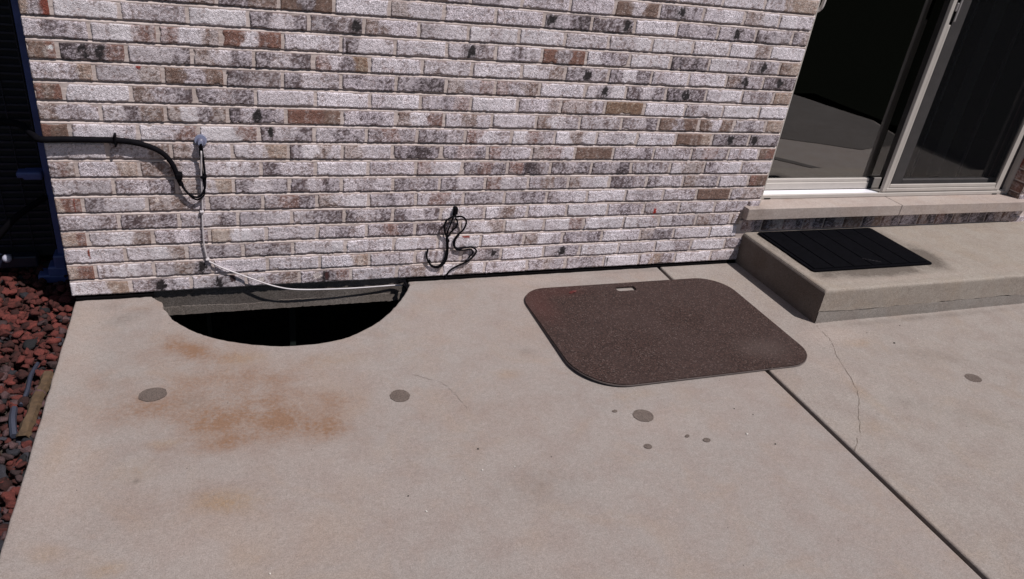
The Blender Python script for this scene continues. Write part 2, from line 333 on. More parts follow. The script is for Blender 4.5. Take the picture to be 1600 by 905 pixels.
SPOTS += [(2.475, .298, .009, .024, (.42, .025, .015)), (1.545, .205, .018, .008, (.22, .03, .02)), (1.50, .205, .005, .004, (.22, .03, .02)),
          (.205, .05, .006, .03, (.10, .03, .02)), (.083, .19, .004, .026, (.22, .05, .03)), (.062, .385, .003, .03, (.25, .06, .04)),
          (1.92, .83, .006, .004, (.2, .03, .03)), (.685, .05, .013, .011, (.62, .55, .52)), (.905, .05, .018, .014, (.64, .56, .53)), (.945, .05, .008, .02, (.06, .02, .02)),
          (.835, .055, .004, .036, (.012, .01, .01)), (1.015, .985, .004, .028, (.03, .015, .015)), (.07, .935, .008, .007, (.9, .9, .9)), (.33, .40, .008, .008, (.8, .68, .62)),
          (1.60, .565, .006, .005, (.2, .02, .03)), (.74, .665, .010, .022, (.015, .012, .012)), (.32, .885, .010, .009, (.25, .04, .03)),
          (.575, .06, .012, .02, (.06, .03, .03)), (.665, .09, .008, .005, (.1, .02, .02)), (2.27, .05, .003, .03, (.02, .015, .015)), (2.045, .050, .002, .03, (.02, .015, .015))]
house = empty('brick_house', (0, 0, 0), 'house wall of whitewashed tumbled brick with a sliding patio door and basement window', 'house')
rng = random.Random(7)
Vs, Fs, Cs = [], [], []; off = 0
def add_brick(x0, x1, zc, codes, res, hh=.0302):
    global off
    V, F, c = brick_grid(x0, x1, zc, codes, res, rng, hh)
    if res < .006:
        for (sx, sz, rx, rz, sc) in SPOTS:
            if x0 - .03 < sx < x1 + .03 and abs(sz - zc) < .05:
                q = ((V[:, 0] - sx) / rx) ** 2 + ((V[:, 2] - sz) / rz) ** 2 + (fbm(V[:, 0] * 160, V[:, 2] * 160, 77, 2) - .5) * 1.4
                k = sst(1.15, .75, q)[:, None]; c[:, :3] = c[:, :3] * (1 - k) + np.array(sc) * k
    Vs.append(V); Fs.append(F + off); Cs.append(c); off += len(V)
J = .0034
pool = ['wlw', 'lgl', 'dgd', 'bgl', 'ww', 'lw', 'gdg', 'rwb', 'dKg', 'tt', 'ldb', 'gl', 'wlg', 'bb']
for r in range(1, 36):
    zc = Z0 + (r - .5) * H
    if r in ROWS:
        t = ROWS[r].split(); x = 0.0
        for a, c in zip(t[::2], t[1::2]):
            a = float(a)
            xe = a - J
            if a >= 3.08:
                xe = DOOR0 if r > 4 else 2.99 if r in (3, 4) else 3.083
                if r == 5: xe = 3.083
            if xe - x > .02: add_brick(x + (J if x > 0 else 0), xe, zc, c, .0037)
            x = a
    else:
        x = 0.0; res = .0048 if r < 22 else .012
        nxt = .195 if r % 2 else .095
        while x < DOOR0 - .03:
            e = min(nxt, DOOR0); add_brick(x + (J if x > 0 else 0), e - (J if e < DOOR0 else 0), zc, rng.choice(pool), res); x = e; nxt = e + .2004
    # right of the door opening
    x = DOOR1; nxt = x + (.195 if r % 2 else .095)
    while x < 7.0:
        add_brick(x + (J if x > DOOR1 else 0), nxt - J, zc, rng.choice(pool), .006 if (r < 20 and x < 5.6) else .014); x = nxt; nxt = x + .2004
    if r >= 36: pass
# bricks over the door
# rowlock course under the door sill, brownish codes darkened for the sill's shade
for i in range(15):
    xa = 3.0 + i * .1355
    add_brick(xa + .004, xa + .1315, .2135, rng.choice(['dD', 'bD', 'rD', 'Db', 'DB', 'BB']), .005, .039)
V = np.concatenate(Vs); F = np.concatenate(Fs); cc = np.concatenate(Cs)
bricks = from_np('bricks', V, F, BRICK, house, True, cc)
# mortar sheet
def mortar_sheet(x0, x1, z0, z1, res, y=.0030, zr=None):
    nx = int((x1 - x0) / res) + 2; nz = int((z1 - z0) / (zr or res)) + 2
    X, Z = np.meshgrid(np.linspace(x0, x1, nx), np.linspace(z0, z1, nz)); x = X.ravel(); z = Z.ravel()
    yy = y + .0022 * (fbm(x * 120, z * 160, 3, 3) - .5) + .0015 * (fbm(x * 9, z * 40, 8, 2) - .5)
    dz = ((z - Z0) / H + .5) % 1.0 * H - H / 2 + .0012 * (fbm(x * 7, z * 14.77, 4, 2) - .5)
    t = np.clip((dz + .0032) / .0070, 0, 1); yy = yy - .0022 + np.where(np.abs(dz) < .0062, .0095 * t ** 1.6, .001)
    idx = np.arange(nx * nz).reshape(nz, nx); F = np.stack([idx[:-1, :-1], idx[:-1, 1:], idx[1:, 1:], idx[1:, :-1]], -1).reshape(-1, 4)
    return np.stack([x, yy, z], 1), F
L = [mortar_sheet(0.004, 2.99, .014, 1.42, .007, .0030, .0019), mortar_sheet(2.99, DOOR0 - .002, .34, 1.42, .007, .0030, .0019), mortar_sheet(2.99, DOOR0 - .002, .014, .24, .008),
     mortar_sheet(0.004, DOOR0 - .002, 1.42, 2.38, .02, .0030, .0035), mortar_sheet(DOOR1 + .002, 7.0, .014, 2.38, .02), mortar_sheet(DOOR0 - .002, DOOR1 + .002, .150, .262, .01, .008)]
Vs, Fs, off = [], [], 0
for V, F in L: Vs.append(V); Fs.append(F + off); off += len(V)
from_np('mortar', np.concatenate(Vs), np.concatenate(Fs), MORTAR, bricks, True)
# wall core, side return, soffit and roof edge far above
bm = bmesh.new()
bx(bm, .012, DOOR0 - .004, .0115, .24, .016, 2.75); bx(bm, DOOR1 + .004, 7.0, .0115, .24, .016, 2.75)
bx(bm, DOOR0 - .004, DOOR1 + .004, .0115, .24, HEAD, 2.75)
bx(bm, .012, .2, .24, 5.0, .016, 2.75); bx(bm, 6.8, 7.0, .24, 5.0, .016, 2.75); bx(bm, .2, 6.8, 4.8, 5.0, .016, 2.75)
from_bm('wall_core', bm, MORTAR, house)
# side return bricks (corner quoin ends)
Vs, Fs, Cs, off = [], [], [], 0
for r in range(1, 36):
    x = 0.0; nxt = .1 if r % 2 else .2
    while x < 1.6:
        add_brick(x + J, nxt - J, Z0 + (r - .5) * H, rng.choice(pool), .012); x = nxt; nxt = x + .2004
V = np.concatenate(Vs); V = np.stack([V[:, 1], V[:, 0] + .012, V[:, 2]], 1)
from_np('side_bricks', V, np.concatenate(Fs)[:, ::-1], BRICK, bricks, True, np.concatenate(Cs))
# jamb reveal bricks at the right side of the door
Vs, Fs, Cs, off = [], [], [], 0
for r in range(5, 36): add_brick(.004, .105, Z0 + (r - .5) * H, rng.choice(['rb', 'bR', 'bd', 'rr', 'bb']), .006)
V = np.concatenate(Vs); V = np.stack([DOOR1 + V[:, 1] * .6 - .003, V[:, 0], V[:, 2]], 1)
from_np('reveal_bricks', V, np.concatenate(Fs), BRICK, bricks, True, np.concatenate(Cs))
# roof
bm = bmesh.new(); bx(bm, -.35, 7.4, .02, 5.4, 2.75, 2.95, .01); from_bm('roof', bm, simple('roof_trim', (.25, .22, .2), .8), house)

# foundation: concrete strip under the bricks with the basement window opening
bm = bmesh.new()
FY = .018
bx(bm, .02, 7.0, FY, .26, -.10, .013)                      # strip above the window
bx(bm, .02, .30, FY, .26, -1.6, -.10); bx(bm, 1.30, 7.0, FY, .26, -1.6, -.10); bx(bm, .30, 1.30, FY, .26, -1.6, -.62)
fo = from_bm('foundation', bm, FOUND, house)
bm = bmesh.new()
rl = random.Random(2); pr = None
for i in range(120):
    x = .302 + i * (1.297 - .302) / 119; zt = -.070 + rl.gauss(0, .0012) + .004 * math.sin(i * .13); zb = -.103 + rl.gauss(0, .0008)
    c_ = [bm.verts.new((x, FY + .001, zt + .002)), bm.verts.new((x, FY - .0022 + rl.gauss(0, .0003), zt)), bm.verts.new((x, FY - .0045 + rl.gauss(0, .0004), zb)), bm.verts.new((x, FY + .06, zb - .001))]
    if pr:
        for k in range(3): bm.faces.new((pr[k], c_[k], c_[k + 1], pr[k + 1]))
    pr = c_

from_bm('lintel_edge', bm, concrete_mat('pale_form_concrete', (.13, .112, .10), (.20, .175, .158), grain=2.4, rough=.9), fo)
win = bpy.data.objects.new('basement_window', None); C.objects.link(win); win.parent = house; win.location = (.8, .12, -.36)
win['label'] = 'dark basement window below the concrete strip'
DG = simple('dark_glass', (.004, .006, .006), .06)
WF = simple('dark_green_frame', (.012, .018, .016), .5)
bm = bmesh.new(); bx(bm, .30, 1.30, .150, .158, -.62, -.10); from_bm('pane', bm, DG, win)
bm = bmesh.new()
for (a, b) in ((.30, .33), (.46, .475), (.80, .825), (1.27, 1.30)): bx(bm, a, b, .125, .149, -.62, -.10)
bx(bm, .33, 1.27, .127, .149, -.62, -.59); bx(bm, .33, 1.27, .127, .149, -.13, -.10)
from_bm('frame', bm, WF, win)

# door sill stone
bm = bmesh.new()
bx(bm, 2.99, 4.004, -.042, .16, .257, .318, .003, 2); bx(bm, 4.007, 5.07, -.042, .16, .257, .318, .003, 2)
from_bm('door_sill', bm, STONE, house)
bm = bmesh.new(); bx(bm, 4.0035, 4.0075, -.038, .15, .26, .3165); from_bm('sill_joint', bm, DARKGAP, house)

# sliding patio door ------------------------------------------------------------
door = bpy.data.objects.new('sliding_door', None); C.objects.link(door); door.parent = house; door.location = (4.03, .1, .32)
bm = bmesh.new()
bx(bm, DOOR0 + .001, DOOR0 + .022, .022, .20, .3195, HEAD); bx(bm, DOOR1 - .024, DOOR1 - .001, .076, .20, .3195, HEAD)
bx(bm, DOOR0 + .022, DOOR1 - .024, .076, .20, HEAD - .03, HEAD)
bx(bm, DOOR0 + .022, DOOR1 - .024, .080, .094, .3195, .3395, .002)      # front lip of the track
bx(bm, DOOR0 + .022, DOOR1 - .024, .094, .20, .3195, .333)
bx(bm, 3.96, DOOR1 - .024, .0895, .0935, .3395, .3455)            # rail fin the screen runs on
from_bm('frame', bm, ALU, door)
bm = bmesh.new(); bx(bm, DOOR0 + .022, 3.955, .0945, .151, .3335, .3380); from_bm('track_plate', bm, ALUW, door)
for xw in (3.17, 4.84): bm = bmesh.new(); bx(bm, xw, xw + .038, .0765, .0805, .3195, .3245); from_bm('weep_hole', bm, DARKGAP, door)
def glass_mat(name, tint, refl):
    m = NT(name)
    tr = m.n('ShaderNodeBsdfTransparent'); tr.inputs[0].default_value = tint
    gl = m.n('ShaderNodeBsdfGlossy'); gl.inputs['Roughness'].default_value = .012; gl.inputs[0].default_value = (1, 1, 1, 1)
    lw = m.n('ShaderNodeFresnel'); lw.inputs[0].default_value = refl
    mx = m.n('ShaderNodeMixShader'); m.l(lw.outputs[0], mx.inputs[0]); m.l(tr.outputs[0], mx.inputs[1]); m.l(gl.outputs[0], mx.inputs[2])
    wv = m.noise(2.2, 2); bp = m.n('ShaderNodeBump'); bp.inputs['Strength'].default_value = .03; bp.inputs['Distance'].default_value = .01
    m.l(wv, bp.inputs['Height']); m.l(bp.outputs[0], gl.inputs['Normal'])
    m.l(mx.outputs[0], m.out.inputs['Surface']); return m.m
GLASS = glass_mat('window_glass', (.72, .74, .74, 1), 3.1)
def sash(name, x0, x1, y0, y1, z0, z1, st, rb, mat, glass, gy, parent):
    s = bpy.data.objects.new(name, None); C.objects.link(s); s.parent = parent; s.location = (0, 0, 0)
    return s
# left sliding panel
bm = bmesh.new()
bx(bm, 3.106, 3.162, .150, .184, .3385, HEAD - .032, .003); bx(bm, 3.162, 3.925, .152, .182, .3385, .380, .004)
bx(bm, 3.162, 3.925, .156, .178, .380, .400, .003); bx(bm, 3.162, 3.925, .152, .182, HEAD - .09, HEAD - .034, .003)
bx(bm, 3.955, 4.02, .160, .180, .3385, .400, .003)
lp = from_bm('sliding_panel', bm, ALU, door)
bm = bmesh.new(); bx(bm, 3.925, 3.955, .1535, .179, .3385, .402); from_bm('weather_seal', bm, simple('black_seal', (.01, .01, .014), .8), lp)
bm = bmesh.new(); bx(bm, 3.16, 4.049, .166, .170, .396, HEAD - .06); from_bm('pane', bm, GLASS, lp)
# D handle on the sliding panel
bm = bmesh.new()
tube(bm, [(3.135, .150, 1.45), (3.135, .10, 1.452), (3.146, .058, 1.43), (3.150, .050, 1.36), (3.150, .050, 1.29), (3.146, .056, 1.257), (3.133, .075, 1.243), (3.125, .150, 1.241)], .0085, 8, 6)
from_bm('handle', bm, simple('ivory_handle', (.62, .57, .55), .4), lp)
# fixed right panel, behind the screen
bm = bmesh.new()
bx(bm, 4.05, 4.135, .122, .158, .3345, HEAD - .032, .003); bx(bm, 4.905, 4.943, .122, .158, .3345, HEAD - .032, .003)
bx(bm, 4.135, 4.905, .124, .156, .3345, .402, .003); bx(bm, 4.135, 4.905, .124, .156, HEAD - .09, HEAD - .034, .003)
rp = from_bm('fixed_panel', bm, ALUD, door)
bm = bmesh.new(); bm.faces.new([bm.verts.new(q_) for q_ in ((4.133, .141, .398), (4.907, .141, .398), (4.907, .141, HEAD - .085), (4.133, .141, HEAD - .085))]); from_bm('pane', bm, GLASS, rp)
# sliding insect screen in the outer track
bm = bmesh.new()
SX0, SX1 = 3.966, 4.890
bx(bm, SX0, SX0 + .026, .083, .103, .347, HEAD - .034, .002); bx(bm, SX0 + .0275, SX0 + .046, .086, .101, .352, 1.235, .002)
bx(bm, SX1 - .040, SX1, .083, .103, .347, HEAD - .034, .002)
bx(bm, SX0 + .026, SX1 - .040, .083, .103, .347, .366, .002); bx(bm, SX0 + .046, SX1 - .040, .087, .101, .368, .387, .002)
bx(bm, SX0 + .026, SX1 - .040, .083, .103, HEAD - .09, HEAD - .034, .002)
sc = from_bm('screen_panel', bm, ALU, door)
bm = bmesh.new(); bx(bm, SX0 + .0262, SX0 + .0272, .088, .101, .366, HEAD - .1); bx(bm, SX0 + .046, SX0 + .049, .087, .100, .387, HEAD - .1)
bx(bm, SX0 + .046, SX1 - .040, .0885, .1, .3662, .3678); bx(bm, SX0 + .0275, SX0 + .046, .0875, .1, 1.25, 1.40); from_bm('screen_spline', bm, DARKGAP, sc)
bm = bmesh.new(); bx(bm, SX0 + .047, SX0 + .060, .080, .086, 1.252, 1.40, .002); bx(bm, SX0 + .029, SX0 + .043, .078, .0865, 1.30, 1.34, .003); from_bm('latch', bm, ALUD, sc)
m = NT('insect_mesh'); d = m.n('ShaderNodeBsdfDiffuse'); d.inputs[0].default_value = (.012, .012, .014, 1); tr = m.n('ShaderNodeBsdfTransparent')
mx = m.n('ShaderNodeMixShader'); mx.inputs[0].default_value = .30; m.l(tr.outputs[0], mx.inputs[1]); m.l(d.outputs[0], mx.inputs[2]); m.l(mx.outputs[0], m.out.inputs['Surface'])
bm = bmesh.new(); bx(bm, SX0 + .045, SX1 - .038, .0940, .0948, .386, HEAD - .089); from_bm('insect_screen', bm, m.m, sc)
bm = bmesh.new(); bx(bm, SX1 + .001, DOOR1 - .025, .105, .12, .3345, HEAD - .032); from_bm('weather_seal', bm, simple('plum_grey_seal', (.05, .04, .045), .7), door)
# vertical blind hanging inside, seen faintly through the right pane, and the dark room
bm = bmesh.new()
for xa, xb, yy in ((4.80, 4.822, .32), (4.60, 4.70, .36), (4.47, 4.48, .36)): bx(bm, xa, xb, yy, yy + .003, .34, 2.3)
from_bm('vertical_blind', bm, simple('grey_blind_cloth', (.72, .72, .78), .8), door)
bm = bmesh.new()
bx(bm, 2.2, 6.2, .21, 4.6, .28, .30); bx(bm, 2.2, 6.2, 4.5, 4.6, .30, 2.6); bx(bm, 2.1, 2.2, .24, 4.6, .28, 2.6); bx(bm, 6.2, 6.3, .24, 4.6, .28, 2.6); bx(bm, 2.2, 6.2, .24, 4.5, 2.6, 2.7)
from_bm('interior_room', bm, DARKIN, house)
# conduit stub where the cables leave the wall
bm = bmesh.new(); tube(bm, [(.497, .01, .628), (.497, -.012, .630), (.497, -.030, .631)], .0135, 14, 3)
st = from_bm('conduit_stub', bm, simple('slate_blue_plastic', (.11, .11, .17), .45), house, True)
bm = bmesh.new(); tube(bm, [(.497, -.004, .632), (.497, -.010, .632)], .021, 16, 2); tube(bm, [(.497, -.030, .629), (.497, -.034, .6288)], .0095, 12, 2); from_bm('cap', bm, simple('pale_blue_plastic', (.24, .26, .38), .4), st)

# ---------------------------------------------------------------- ground, patio slabs, step
def ext_outline(name, pts, z0, z1, mat, bev, holes=None, parent=None, seg=3):
    bm = bmesh.new(); vs = [bm.verts.new((x, y, z1)) for x, y in pts]; f = bm.faces.new(vs)
    if f.normal.z < 0: bmesh.ops.reverse_faces(bm, faces=[f])
    r = bmesh.ops.extrude_face_region(bm, geom=[f]); dn = [g for g in r['geom'] if isinstance(g, bmesh.types.BMVert)]
    for v in dn: v.co.z = z0
    bm.normal_update()
    es = [e for e in bm.edges if all(abs(v.co.z - z1) < 1e-6 for v in e.verts)]
    if bev: bmesh.ops.bevel(bm, geom=es, offset=bev, segments=seg, affect='EDGES', profile=.5)
    bmesh.ops.recalc_face_normals(bm, faces=bm.faces[:])
    me = bpy.data.meshes.new(name); bm.to_mesh(me); bm.free(); return link(name, me, mat, parent)
rj = random.Random(3)
def jag(pts, step, amp, closed=False):
    out = []
    for a, b in zip(pts, pts[1:]):
        L_ = math.hypot(b[0] - a[0], b[1] - a[1]); n_ = max(1, int(L_ / step))
        for k in range(n_):
            t = k / n_; out.append((a[0] + (b[0] - a[0]) * t + rj.gauss(0, amp), a[1] + (b[1] - a[1]) * t + rj.gauss(0, amp)))
    out.append(pts[-1]); return out
BY = -.006
hole = [(.275, BY), (.292, -.032), (.314, -.056), (.320, -.098), (.336, -.139), (.362, -.199), (.412, -.267), (.465, -.32), (.532, -.364), (.629, -.410), (.728, -.436), (.841, -.441), (.92, -.428), (.99, -.402), (1.071, -.347), (1.133, -.287), (1.196, -.207), (1.246, -.127), (1.285, -.055), (1.296, BY)]
hs = [(v.x, v.y) for v in catmull([(x, y, 0) for x, y in hole], 5)]
hs = [(x + (rj.gauss(0, .0012)), y + rj.gauss(0, .0010)) for x, y in hs]; hs[0] = hole[0]; hs[-1] = hole[-1]
back1 = jag([(.012, BY), (.275, BY)], .02, .0018)[:-1]; back2 = jag([(1.296, BY), (2.562, BY + .004)], .03, .0012)
left = jag([(.006, -3.6), (.010, -2.0), (.012, BY)], .05, .0012)[:-1]
slab = left + back1 + hs + back2[1:] + [(2.520, -1.95), (2.505, -3.6)]
ext_p = ext_outline('patio', slab, -.11, 0, PATIO, .007); tag(ext_p, kind='structure')
slab2 = [(2.579, BY + .004), (2.538, -1.95), (2.523, -3.6), (6.40, -3.6), (6.65, -2.44), (6.35, -1.6), (6.35, -.004), (3.05, BY + .004)]
ext_p2 = ext_outline('patio', slab2, -.11, .001, PATIO2, .008); tag(ext_p2, kind='structure')
SHADECON = concrete_mat('shade_dark_concrete', (.085, .072, .066), (.115, .10, .092), grain=1.3)  # patio shade painted as darker concrete, mirrored in the door glass
for pts_ in ([(4.1, -2.2), (4.93, -1.84), (5.62, -1.52), (6.34, -1.72), (6.62, -2.44), (6.38, -3.58), (4.1, -3.58)], [(4.34, -1.46), (4.95, -.84), (5.25, -.66), (4.98, -.90), (4.42, -1.50)]):
    tag(ext_outline('dark_patch', pts_, -.05, .005, SHADECON, .002), kind='structure')  # first outline stands in for shade on the patio, second for a dark band
bm = bmesh.new(); bx(bm, 2.4, 2.7, -3.6, BY, -.12, -.022); o = from_bm('patio', bm, DARKGAP); tag(o, kind='structure')
bm = bmesh.new(); bx(bm, .015, .28, BY + .001, FY - .001, -.12, .007); bx(bm, 1.292, 3.03, BY + .001, FY - .001, -.12, .007); o = from_bm('dark_patch', bm, DARKGAP); tag(o, kind='structure')
o.name = 'patio_edge'

# cement plugs in the slab (filled drill holes)
def disc(bm, x, y, z, rx, ry, ang, n=56, amp=.022):
    vs = []
    for k in range(n):
        a = 2 * math.pi * k / n; rr = 1 + rj.gauss(0, amp)
        u, v = math.cos(a) * rx * rr, math.sin(a) * ry * rr
        vs.append(bm.verts.new((x + u * math.cos(ang) - v * math.sin(ang), y + u * math.sin(ang) + v * math.cos(ang), z)))
    f = bm.faces.new(vs)
    r = bmesh.ops.extrude_face_region(bm, geom=[f])
    for g in r['geom']:
        if isinstance(g, bmesh.types.BMVert): g.co.z -= .004
for (x, y, r1, r2, a, par) in ((.314, -.662, .042, .036, .2, ext_p), (1.085, -.812, .034, .034, 0, ext_p), (1.891, -1.078, .037, .034, 0, ext_p), (3.449, -1.126, .036, .030, 0, ext_p2), (1.825, -1.23, .014, .012, 0, ext_p), (2.047, -1.243, .014, .010, 0, ext_p), (1.80, -1.035, .010, .007, 0, ext_p), (1.99, -1.21, .010, .006, .4, ext_p)):
    bm = bmesh.new(); disc(bm, x, y, .0022, r1, r2, a); from_bm('filler_plug', bm, SAND, par)
def ribbon(name, pts, wd, z, mat, par):
    P = catmull([(x, y, 0) for x, y in pts], 7); bm = bmesh.new(); pr = None
    for i, p in enumerate(P):
        t = (P[min(i + 1, len(P) - 1)] - P[max(i - 1, 0)]).normalized(); nrm = Vector((-t.y, t.x, 0))
        q = p + nrm * rj.gauss(0, .0022); ww = wd * rj.uniform(.35, 1.3)
        a = bm.verts.new(q + nrm * ww + Vector((0, 0, z))); b = bm.verts.new(q - nrm * ww + Vector((0, 0, z)))
        if pr and rj.random() > .12: bm.faces.new((pr[0], a, b, pr[1]))
        pr = (a, b)
    return from_bm(name, bm, mat, par)
CRK = simple('crack_shadow_dirt', (.17, .135, .11), 1.0, spec=.1)
ribbon('crack', [(3.030, -.640), (3.007, -.749), (2.972, -.821), (2.935, -.879), (2.889, -.999), (2.828, -1.119), (2.737, -1.224), (2.66, -1.31), (2.548, -1.404)], .0009, .0022, CRK, ext_p2)
ribbon('crack', [(1.157, -.695), (1.20, -.73), (1.245, -.762), (1.27, -.82), (1.279, -.852), (1.291, -.927)], .0008, .0012, simple('hairline_dirt', (.235, .195, .18), 1.0, spec=.1), ext_p)

rg = random.Random(12)
for i in range(16):
    bm = bmesh.new(); r_ = rg.uniform(.0018, .0042); x_, y_ = [(1.30, -1.16), (1.34, -1.20), (2.30, -1.20), (2.36, -1.26), (.55, -1.5), (3.3, -.78), (3.55, -.8), (.99, -1.33)][i % 8]
    bmesh.ops.create_icosphere(bm, subdivisions=1, radius=r_, matrix=Matrix.Translation((x_ + rg.gauss(0, .06), y_ + rg.gauss(0, .05), r_ * .6)))
    for v in bm.verts: v.co += Vector((rg.gauss(0, r_ * .2), rg.gauss(0, r_ * .2), 0))
    dk = i % 3 != 0
    tag(from_bm('pebble', bm, PEB_D if dk else PEB_L), 'tiny dark crumb of grit lying loose on the concrete patio' if dk else 'tiny pale chip of grit lying loose on the concrete patio', 'pebble', 'grit scattered on the patio')
# the concrete step: profile swept along x
step = empty('concrete_step', (4.0, -.3, 0), 'low grey cast concrete step below the patio door, a ragged seam along its front', 'step')
SX, SEND, SF, SH = 3.034, 6.3, -.622, .172
def step_mesh():
    R_ = .013; prof = [(.004, SH)]; n_ = 34
    for k in range(1, n_): prof.append((.004 + (SF + R_ - .004) * k / (n_ - 1), SH))
    for k in range(1, 6): a = math.pi / 2 * k / 5; prof.append((SF + R_ - R_ * math.sin(a), SH - R_ + R_ * math.cos(a)))
    for k in range(1, 9): prof.append((SF, SH - R_ - (SH - R_ - .058) * k / 8))
    P = np.array(prof); xs = np.concatenate([SX + .018 * (1 - np.cos(np.linspace(0, math.pi / 2, 6))), np.arange(SX + .03, 5.4, .014), np.arange(5.5, SEND, .3)])
    V = []
    for x in xs:
        d = max(0, .018 - (x - SX)); drop = .018 - math.sqrt(max(0, .018 ** 2 - d * d))
        for (y, z) in P:
            zz = z - drop * (1 if z > SH - R_ - 1e-6 else max(0, (z - .11)) / .05)
            V.append((x, y, min(zz, z)))
    V = np.array(V); x, y, z = V.T
    nn = fbm(x * 60, (y + z) * 60, 5, 3) - .5; n2 = fbm(x * 6, (y + z) * 6, 15, 2) - .5
    top = z > SH - .004
    V[:, 2] += np.where(top, nn * .0016 + n2 * .004, 0)
    V[:, 1] += np.where(~top, nn * .003 + n2 * .003, 0)
    edge = (np.abs(z - .058) < .001); V[:, 2] += np.where(edge, (fbm(x * 22, x * 0, 33, 3) - .5) * .012 + (fbm(x * 3, x * 0, 35, 2) - .5) * .01, 0)
    # chipped patch on the front edge
    k = len(P); n = len(xs); idx = np.arange(n * k).reshape(n, k)
    F = np.stack([idx[:-1, :-1], idx[1:, :-1], idx[1:, 1:], idx[:-1, 1:]], -1).reshape(-1, 4)
    return V, F, P, xs, idx
V, F, P, xs, idx = step_mesh()
from_np('step_top', V, F[:, ::-1], STEP, step, True)
# left cheek
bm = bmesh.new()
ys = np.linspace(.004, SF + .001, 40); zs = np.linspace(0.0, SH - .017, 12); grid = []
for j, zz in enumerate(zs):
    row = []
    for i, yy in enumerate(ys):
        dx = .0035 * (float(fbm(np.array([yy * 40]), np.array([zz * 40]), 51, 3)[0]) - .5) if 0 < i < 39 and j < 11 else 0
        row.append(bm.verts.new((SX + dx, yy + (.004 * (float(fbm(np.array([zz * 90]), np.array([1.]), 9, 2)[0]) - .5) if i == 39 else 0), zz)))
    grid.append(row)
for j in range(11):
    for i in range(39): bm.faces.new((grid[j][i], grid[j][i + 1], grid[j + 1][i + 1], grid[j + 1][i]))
from_bm('cheek', bm, concrete_mat('shaded_cheek_concrete', (.115, .092, .078), (.165, .138, .12), grain=1.5), step, True)  # shade on this side is put into a darker concrete colour
# lower pour, set back a little under the seam
nx = 260; bm = bmesh.new(); pr = None
xs2 = np.linspace(SX + .002, SEND, nx); top = .0565 + (fbm(xs2 * 20, xs2 * 0, 61, 3) - .5) * .010 + (fbm(xs2 * 3, xs2 * 0, 35, 2) - .5) * .01
bot_y = SF + .001 + (fbm(xs2 * 4, xs2 * 0, 71, 3) - .5) * .008
for x, t_, b_ in zip(xs2, top, bot_y):
    c = [bm.verts.new((x, SF + .05, t_)), bm.verts.new((x, b_, t_)), bm.verts.new((x, b_ - .001, .02)), bm.verts.new((x, b_, -.01))]
    if pr:
        for k in range(3): bm.faces.new((pr[k], c[k], c[k + 1], pr[k + 1]))
    pr = c
from_bm('lower_pour', bm, concrete_mat('lower_pour_concrete', (.25, .225, .205), (.29, .265, .24), grain=1.4), step)
bm = bmesh.new()                                             # solid core behind the skins
bx(bm, SX + .004, SEND - .01, SF + .012, -.001, -.02, SH - .006); from_bm('core', bm, DARKGAP, step)

# window well liner
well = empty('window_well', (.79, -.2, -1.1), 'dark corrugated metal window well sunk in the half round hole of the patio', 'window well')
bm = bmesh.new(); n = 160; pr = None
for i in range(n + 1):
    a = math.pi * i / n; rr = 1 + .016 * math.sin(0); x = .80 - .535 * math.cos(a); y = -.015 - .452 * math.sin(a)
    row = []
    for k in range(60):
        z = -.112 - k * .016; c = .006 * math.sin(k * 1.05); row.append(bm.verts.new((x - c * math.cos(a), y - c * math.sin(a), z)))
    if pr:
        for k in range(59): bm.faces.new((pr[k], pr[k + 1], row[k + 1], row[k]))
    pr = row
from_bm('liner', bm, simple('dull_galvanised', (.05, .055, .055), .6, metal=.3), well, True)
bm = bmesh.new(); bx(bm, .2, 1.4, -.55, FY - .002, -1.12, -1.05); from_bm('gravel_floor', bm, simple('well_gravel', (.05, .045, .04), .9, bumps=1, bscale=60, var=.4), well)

# brown rubber crumb mat
def rrect(x0, x1, y0, y1, r, n=10, skew=0.0, rs=None):
    out = []; rs = rs or (r, r, r, r)
    for (cx, cy, a0, rr) in ((x1 - rs[0], y1 - rs[0], 0, rs[0]), (x0 + rs[1], y1 - rs[1], 90, rs[1]), (x0 + rs[2], y0 + rs[2], 180, rs[2]), (x1 - rs[3], y0 + rs[3], 270, rs[3])):
        for k in range(n + 1):
            a = math.radians(a0 + 90 * k / n); out.append((cx + rr * math.cos(a), cy + rr * math.sin(a)))
    return [(x + skew * (y - y0), y) for x, y in out]
mat = empty('rubber_mat', (2.28, -.53, .002), 'large brown crumb rubber mat with rounded corners and a hand slot, lying on the patio', 'mat')
m = NT('rubber_crumb'); v = m.n('ShaderNodeTexVoronoi', feature='F1'); v.inputs['Scale'].default_value = 230; m.l(m.tc, v.inputs['Vector'])
sp = m.n('ShaderNodeSeparateColor'); m.l(v.outputs['Color'], sp.inputs[0])
c = m.ramp(sp.outputs[0], .15, .95, (.018, .009, .0075, 1), (.068, .037, .031, 1))
c = m.mix(m.math('MULTIPLY', m.ramp(m.noise(2.5, 3), .4, .65), .45), c, (.058, .036, .033))
c = m.mix(m.math('MULTIPLY', m.math('GREATER_THAN', sp.outputs[1], .94), .55), c, (.15, .11, .10))
c = m.mix(m.math('MULTIPLY', m.blobs([(1.80, -.30, .12, .25, 0, .9), (1.95, -.2, .2, .08, 0, .7)]), .5), c, (.085, .028, .024))
c = m.mix(m.math('MULTIPLY', m.blobs([(2.62, -.78, .2, .12, 0, .9)]), .35), c, (.12, .090, .082))
m.l(c, m.b.inputs['Base Color']); m.b.inputs['Roughness'].default_value = .75; m.b.inputs['Specular IOR Level'].default_value = .3
inv = m.math('SUBTRACT', 1.0, v.outputs['Distance']); b1 = m.bump(inv, .8, .003); m.l(m.bump(m.noise(120, 3, .7), .6, .004, b1), m.b.inputs['Normal'])
CRUMB = m.m
